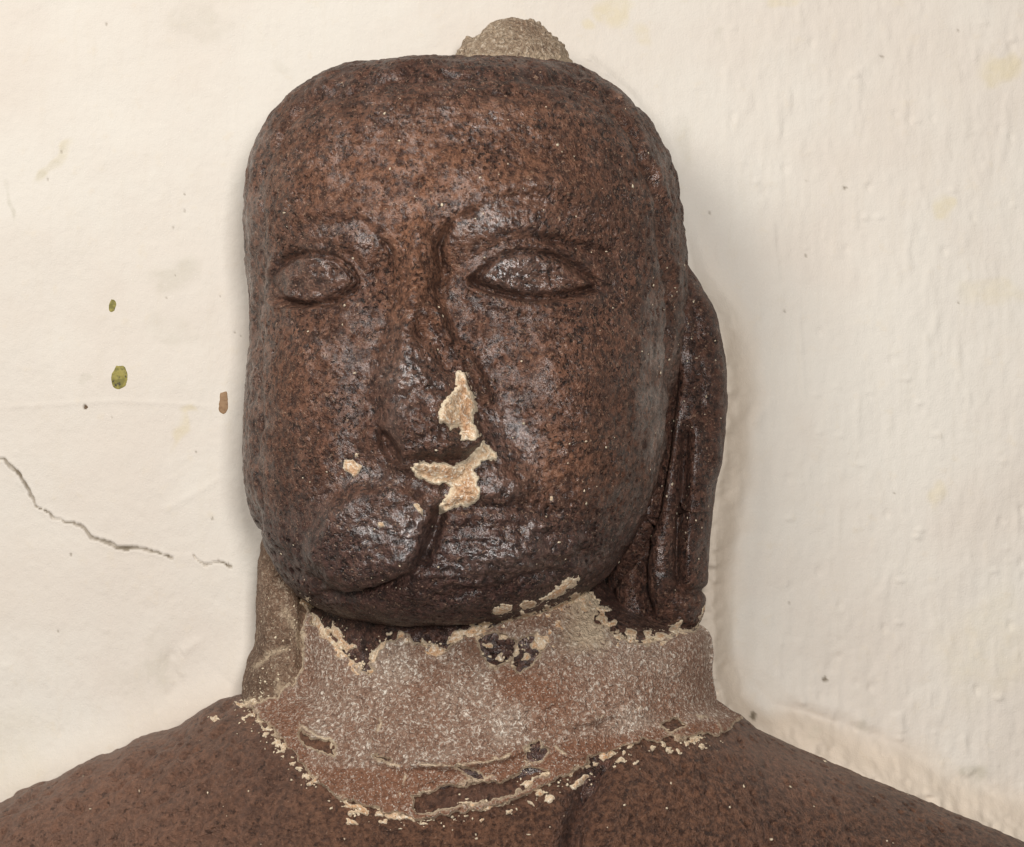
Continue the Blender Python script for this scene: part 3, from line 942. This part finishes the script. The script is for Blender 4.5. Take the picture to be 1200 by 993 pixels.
# eyes: almond swellings under carved lids
def lidR(u, v):
    return -2.5 * groove(u, v, [(600, 318), (640, 326), (672, 334)], 3) + 3.5 * gauss(u, v, 605, 314, 28, 14) - 2 * gauss(u, v, 660, 318, 14, 8)
def lidL(u, v):
    return -4.0 * gauss(u, v, 352, 338, 9, 7) - 4.0 * gauss(u, v, 392, 318, 5, 9) - 2.5 * gauss(u, v, 370, 342, 8, 5) + 2 * gauss(u, v, 335, 322, 16, 14)
crust('eye', eyeR, T_head, M_stone, head, thick=1.5, edge=5, ragged=0.8, dome=9.0, rough=5.0, rough_size=0.014, blur=10, smooth_pts=True, extra=lidR, seed=1)
crust('eye', eyeL, T_head, M_stone, head, thick=1.5, edge=5, ragged=0.8, dome=7.5, rough=6.0, rough_size=0.015, blur=10, smooth_pts=True, extra=lidL, seed=2)

# mortar collar
collar = [(356, 690), (363, 716), (376, 738), (392, 758), (410, 772), (428, 788), (438, 768), (452, 752), (474, 746), (492, 758), (512, 764), (530, 752),
          (546, 742), (566, 735), (590, 728), (630, 714), (662, 706), (688, 694), (700, 704), (699, 724), (714, 732), (728, 752), (746, 752), (770, 750),
          (790, 741), (812, 741), (822, 734), (822, 714), (832, 698), (850, 700), (852, 790), (868, 838), (858, 856), (836, 862), (800, 866), (760, 870),
          (722, 880), (692, 890), (672, 906), (648, 920), (606, 936), (560, 950), (520, 958), (480, 962), (446, 954), (402, 938), (370, 915),
          (345, 890), (325, 864), (305, 842), (284, 826), (318, 818), (342, 800), (353, 780), (354, 740)]
holes = [[(560, 746), (585, 742), (606, 750), (600, 768), (582, 780), (566, 770)], [(612, 752), (632, 742), (640, 752), (626, 776), (608, 788), (600, 776)],
         [(482, 934), (520, 924), (560, 922), (600, 912), (628, 900), (640, 906), (606, 926), (552, 942), (504, 950), (484, 946)],
         [(352, 858), (362, 866), (384, 872), (394, 882), (376, 880), (358, 872)], [(776, 852), (792, 842), (800, 850), (784, 858)],
         [(618, 878), (630, 872), (640, 884), (626, 890)], [(538, 900), (556, 906), (566, 914), (548, 912)], [(458, 890), (440, 886), (450, 893)]]
def collar_relief(u, v):
    r = 5.0 * groove(u, v, [(478, 896), (540, 898), (590, 888), (636, 872), (650, 876), (668, 888), (700, 886)], 3.5, 0.05)
    r += -4.0 * groove(u, v, [(478, 903), (540, 906), (590, 896), (630, 882)], 4, 0.1)
    r += 3.0 * groove(u, v, [(660, 850), (690, 846), (720, 836)], 4) - 3.0 * groove(u, v, [(670, 856), (700, 852), (720, 842)], 4)
    r += 3.5 * groove(u, v, [(352, 850), (372, 862), (398, 876)], 3)
    r += 3.0 * groove(u, v, [(448, 842), (436, 866), (430, 882)], 2.5) + 3.0 * groove(u, v, [(542, 810), (536, 834), (536, 845)], 2.5)
    r += 4.0 * groove(u, v, [(776, 850), (800, 834), (838, 842), (846, 862), (832, 872), (800, 864)], 3, 0)
    r += 3.0 * groove(u, v, [(430, 888), (450, 896), (476, 898)], 3)
    q3 = np.stack([u / 1000, 0 * u, v / 1000], 1)
    r += 1.8 * fbm(q3, 0.009, 87, 3) + 2.2 * sstep(0.5, 0.1, worley(q3, 0.012, 89, 0.4)) - 2.0 * sstep(0.4, 0.1, worley(q3, 0.014, 90, 0.3))
    r += 4 * gauss(u, v, 830, 850, 40, 12) + 3 * gauss(u, v, 330, 850, 30, 20)
    return r
LINES = [[(478, 896), (540, 898), (590, 888), (636, 872), (650, 876), (668, 888), (700, 886)], [(660, 850), (690, 846), (720, 836), (760, 826)], [(352, 850), (372, 862), (398, 876)],
         [(448, 842), (436, 866), (430, 882)], [(542, 810), (536, 834), (536, 845)], [(776, 850), (800, 834), (838, 842), (846, 862), (832, 872), (800, 864)], [(430, 888), (450, 896), (476, 898)],
         [(606, 880), (622, 896), (612, 910)], [(476, 908), (470, 930), (464, 944)], [(596, 888), (590, 902), (560, 916), (520, 920), (484, 930)], [(356, 716), (354, 750), (352, 790)]]
def collar_lines(u, v):
    r = 0
    for L in LINES:
        r = r + 0.95 * groove(u, v, L, 1.5, 0.1)
    n = fbm(np.stack([u / 1000, 0 * u, v / 1000], 1), 0.016, 88, 3)
    return r * sstep(-0.1, 0.25, n) + 0.8 * sstep(775, 748, v) * sstep(640, 690, u) * sstep(720, 700, u)
def collar_zone(u, v, P):
    z = sstep(893, 908, v - 0.10 * np.abs(u - 500) * 0 + 0.16 * (u - 480) * (u > 480)) + sstep(380, 340, u) * sstep(800, 840, v) * 0.9
    z = z + 0.75 * gauss(u, v, 620, 810, 60, 34) + 0.5 * gauss(u, v, 770, 830, 80, 40) + 0.75 * fbm(P, 0.05, 77, 4)
    return np.clip(z, 0, 0.95)
ob = crust('mortar_collar', collar, T_body, M_mortar, statue, thick=6.5, step=1.2, edge=3.5, ragged=6.0, rag_size=0.014, blur=40, holes=holes, rough=4.0,
           rough_size=0.03, extra=collar_relief, seed=3, edge_px=5, maxgap=0.06, lines=collar_lines, zone=collar_zone)
ob['label'] = 'pinkish speckled mortar collar with ragged cream edges'

# cream plaster left on the nose and lip
patches = [
    [(534, 432), (545, 436), (550, 450), (557, 468), (560, 478), (555, 486), (557, 500), (562, 512), (556, 518), (540, 514), (538, 502), (528, 502), (514, 496), (512, 486),
     (521, 468), (528, 464), (534, 452)],
    [(568, 516), (576, 524), (586, 535), (582, 540), (564, 542), (557, 552), (563, 570), (562, 584), (552, 592), (530, 598), (516, 601), (514, 592), (526, 580), (526, 570),
     (504, 566), (486, 558), (481, 546), (490, 541), (510, 542), (530, 545), (548, 540), (558, 530)],
    [(402, 538), (413, 538), (425, 548), (416, 562), (410, 556), (401, 550)],
    [(483, 591), (490, 589), (497, 598), (496, 606), (488, 599)],
    [(443, 611), (450, 612), (452, 618), (447, 621), (442, 617)],
    [(416, 530), (421, 530), (421, 536), (416, 536)],
    [(643, 581), (649, 580), (650, 588), (644, 588)],
]
for i, p in enumerate(patches):
    o = crust('plaster_patch', p, T_head, M_plaster, statue, thick=4.5 if i < 2 else 3.0, step=1.0, edge=2.6, ragged=3.0 if i < 2 else 1.5, rag_size=0.008,
              blur=4, rough=1.6, rough_size=0.007, seed=10 + i, edge_px=7 if i < 2 else 3)

# pale flakes where mortar and chin meet, and along the foot of the collar
flakes = [
    ([(630, 702), (645, 694), (664, 678), (678, 675), (677, 684), (662, 694), (648, 702), (634, 706)], 4),
    ([(576, 714), (590, 707), (602, 708), (600, 716), (586, 722), (578, 720)], 3.5),
    ([(606, 708), (620, 702), (630, 704), (626, 712), (612, 714)], 3),
    ([(578, 736), (600, 726), (632, 716), (642, 716), (640, 728), (612, 736), (590, 740)], 4),
    ([(642, 716), (656, 708), (660, 716), (650, 728), (642, 728)], 4),
    ([(626, 742), (640, 728), (662, 720), (668, 732), (650, 752), (634, 764), (624, 756)], 5),
    ([(672, 708), (688, 694), (698, 698), (697, 714), (684, 722), (674, 720)], 5),
    ([(432, 770), (446, 752), (460, 750), (466, 758), (456, 772), (444, 782), (434, 780)], 5),
    ([(462, 748), (470, 738), (478, 742), (480, 754), (468, 758)], 5),
    ([(494, 762), (504, 752), (516, 756), (524, 762), (514, 772), (500, 770)], 5),
    ([(522, 746), (540, 736), (560, 734), (572, 740), (560, 750), (540, 754), (526, 756)], 4),
    ([(366, 716), (374, 722), (386, 744), (402, 764), (418, 778), (412, 784), (394, 772), (376, 750), (366, 732)], 4.5),
    ([(386, 724), (396, 734), (406, 752), (414, 766), (404, 762), (390, 744)], 3.5),
    ([(540, 944), (556, 940), (562, 946), (546, 952)], 3), ([(498, 952), (512, 950), (508, 958), (498, 958)], 3),
    ([(668, 922), (684, 908), (691, 908), (684, 920), (674, 926)], 3), ([(604, 920), (620, 912), (640, 904), (642, 910), (618, 922)], 3),
    ([(560, 958), (568, 956), (570, 962), (563, 964)], 2.5), ([(402, 958), (416, 960), (422, 966), (410, 968)], 2.5),
    ([(638, 930), (648, 930), (652, 938), (642, 944), (636, 938)], 3), ([(616, 936), (626, 938), (630, 950), (620, 944)], 2.5),
    ([(734, 736), (746, 740), (746, 752), (734, 750)], 4), ([(816, 738), (824, 712), (833, 702), (833, 736), (824, 744)], 4),
    ([(786, 744), (812, 738), (818, 746), (794, 752)], 3.5), ([(398, 934), (420, 944), (436, 950), (430, 956), (404, 944)], 3),
    ([(352, 886), (366, 902), (380, 914), (372, 916), (354, 898)], 3), ([(300, 830), (312, 836), (322, 850), (312, 850), (302, 842)], 3),
    ([(318, 862), (328, 868), (334, 878), (324, 876)], 3), ([(244, 840), (254, 836), (258, 842), (248, 847)], 2),
    ([(640, 904), (660, 892), (676, 896), (662, 906), (648, 914)], 3), ([(700, 886), (716, 876), (722, 884), (706, 894)], 3),
    ([(440, 946), (470, 954), (490, 956), (486, 963), (456, 960)], 3),
]
def blob_poly(cx, cy, a, b, rot):
    n = 9
    out = []
    for q in range(n):
        t = 2 * math.pi * q / n
        r = rng.uniform(0.65, 1.25)
        x, y = a * r * math.cos(t), b * r * math.sin(t)
        out.append((cx + x * math.cos(rot) - y * math.sin(rot), cy + x * math.sin(rot) + y * math.cos(rot)))
    return out
for (cx, cy, a, b, r) in ((572, 756, 7, 4, .3), (590, 748, 9, 4, -.4), (586, 770, 6, 7, 0), (606, 762, 5, 8, .2), (618, 770, 8, 5, -.8), (628, 756, 6, 8, .5), (560, 768, 7, 4, .6), (598, 782, 8, 4, -.3),
                          (402, 770, 9, 4, .8), (388, 752, 5, 9, -.4), (372, 734, 4, 9, -.4), (420, 780, 6, 5, 0), (446, 764, 8, 6, .2), (478, 752, 8, 6, -.2), (456, 744, 6, 4, 0), (508, 768, 9, 4, .1),
                          (690, 722, 8, 7, 0), (706, 720, 5, 8, 0), (722, 746, 6, 5, .5), (760, 752, 10, 4, -.1), (664, 742, 8, 6, -.6), (650, 758, 7, 5, -.6),
                          (312, 826, 9, 6, .4), (296, 822, 6, 4, .3), (326, 846, 5, 7, 0), (332, 876, 5, 5, 0), (420, 952, 9, 3, .3), (590, 942, 10, 3, -.3), (650, 898, 9, 4, -.3), (716, 884, 8, 3, -.2), (816, 866, 10, 3, 0)):
    flakes.append((blob_poly(cx, cy, a, b, r), 3.5))
foot = smooth_curve([(270, 815), (300, 850), (340, 895), (400, 945), (470, 966), (540, 955), (640, 925), (690, 900), (760, 880), (850, 868)], 300)
ctop = smooth_curve([(360, 705), (400, 765), (428, 782), (460, 755), (520, 758), (600, 732), (690, 705), (735, 748), (820, 738)], 300)
for k in range(66):
    q0 = foot[rng.integers(0, 290)]
    flakes.append((blob_poly(q0[0] + rng.normal(0, 5), q0[1] - 3 + rng.normal(0, 5), rng.uniform(3, 8), rng.uniform(2, 4), rng.uniform(-.6, .6)), rng.uniform(2.5, 4.5)))
for k in range(56):
    q0 = ctop[rng.integers(0, 290)]
    flakes.append((blob_poly(q0[0] + rng.normal(0, 5), q0[1] + 2 + rng.normal(0, 5), rng.uniform(4, 12), rng.uniform(3, 7), rng.uniform(-.8, .8)), rng.uniform(4, 7)))
for i, (p, th) in enumerate(flakes):
    crust('plaster_flake', p, T_all, M_flake, statue, thick=th, step=1.0, edge=2.4, ragged=2.6, rag_size=0.007, blur=3, rough=2.0, rough_size=0.006,
          seed=40 + i, edge_px=3)

# crumbs of plaster caught all over the stone: too small to pick apart
def crumbs(name, spots, bvh, mat, parent):
    base = np.array([(0, 0, 1), (.9, 0, .3), (.3, .85, .25), (-.75, .5, .3), (-.7, -.55, .25), (.3, -.9, .3), (0, 0, -.6)])
    fa = np.array([(0, 1, 2), (0, 2, 3), (0, 3, 4), (0, 4, 5), (0, 5, 1), (6, 2, 1), (6, 3, 2), (6, 4, 3), (6, 5, 4), (6, 1, 5)])
    Vs, Fs, k = [], [], 0
    for (cu, cv, r) in spots:
        dr = Vector(((cu - 600) / 1000, DCAM, (496.5 - cv) / 1000)).normalized()
        hit = bvh.ray_cast(EYE, dr)
        if hit[3] is None:
            continue
        n = hit[1] if hit[1].dot(dr) < 0 else -hit[1]
        q = n.to_track_quat('Z', 'Y').to_matrix()
        pts = base * r / 1000 * rng.uniform(0.55, 1.4, (7, 3)) * np.array((rng.uniform(0.6, 1.4), rng.uniform(0.6, 1.4), .45))
        Vs.append(pts @ np.array(q).T + np.array(hit[0] + n * r * 0.0002)); Fs.append(fa + k); k += 7
    V = np.vstack(Vs)
    o = build(name, V, np.vstack(Fs), mat, parent, {'edge': np.ones(len(V))})
    o['kind'] = 'stuff'
    return o
spots = [(545, 109, .7), (547, 106, .7), (549, 104.5, .7), (551.5, 104, .7), (554, 104.5, .7), (556.5, 105.5, .7)]
for _ in range(120):
    spots.append((rng.uniform(310, 845), rng.uniform(85, 700), rng.choice([0.8, 1.0, 1.2, 1.6, 2.0])))
for _ in range(45):
    spots.append((rng.normal(805, 20), rng.uniform(260, 640), rng.choice([0.9, 1.2, 1.6])))
for _ in range(70):
    x = rng.uniform(20, 1180)
    spots.append((x, rng.uniform(860, 990), rng.choice([0.9, 1.2, 1.7, 2.2])))
for _ in range(130):
    q = foot[rng.integers(0, 300)]
    spots.append((q[0] + rng.normal(0, 7), q[1] + rng.normal(0, 6), rng.choice([0.7, 1.0, 1.4, 1.8])))
for _ in range(80):
    q = ctop[rng.integers(0, 300)]
    spots.append((q[0] + rng.normal(0, 7), q[1] + rng.normal(0, 6), rng.choice([0.9, 1.3, 1.8])))
for _ in range(30):
    spots.append((rng.normal(600, 28), rng.normal(760, 16), rng.choice([1.0, 1.5, 2.5])))
for cu, cv, su, sv, n in ((450, 768, 18, 10, 40), (395, 752, 16, 18, 40), (510, 762, 18, 6, 25), (640, 745, 16, 14, 40), (630, 905, 30, 12, 40), (805, 745, 18, 6, 25), (310, 838, 22, 18, 50), (335, 720, 14, 30, 30), (312, 800, 16, 16, 40)):
    for _ in range(n):
        spots.append((rng.normal(cu, su), rng.normal(cv, sv), rng.choice([0.8, 1.2, 1.7])))
crumbs('plaster_crumbs', spots, T_all, M_flake, statue)

# ------------------------------------------------------------------ chips of old paint and dirt on the wall
def chip_material(name, a, b, c):
    k = NT(name)
    n1 = k.noise(0.008, 3, 0.6)
    n2 = k.noise(0.005, 2, 0.5, 0.5)
    col = k.mix(k.rng(n1, 0.4, 0.6), a, b)
    col = k.mix(k.rng(n2, 0.58, 0.66), col, c)
    k.link(col, k.b.inputs['Base Color'])
    k.b.inputs['Roughness'].default_value = 0.6
    k.link(k.bump(n1, 0.001, 0.8), k.b.inputs['Normal'])
    return k.m
M_green = chip_material('green_paint', hexc(112, 104, 38), hexc(146, 134, 60), hexc(60, 52, 26))
M_brownchip = chip_material('brown_paint', hexc(138, 106, 72), hexc(148, 116, 82), hexc(126, 94, 62))
M_smut = chip_material('dark_dirt', hexc(84, 62, 42), hexc(98, 76, 54), hexc(60, 44, 32))
for p, m in (([(136, 428), (146, 429), (150, 440), (148, 452), (140, 457), (132, 454), (130, 440)], M_green),
             ([(130, 350), (135, 352), (137, 358), (134, 365), (128, 366), (127, 358)], M_green),
             ([(258, 460), (266, 458), (268, 470), (268, 480), (262, 486), (256, 482), (256, 472)], M_brownchip),
             ([(98, 474), (103, 475), (104, 479), (99, 480)], M_smut)):
    o = crust('paint_chip', p, T_wall, m, wall, thick=0.5, step=0.7, edge=1.2, ragged=0.6, smooth_pts=True, rag_size=0.006, blur=2, rough=0.2, seed=int(p[0][0]))
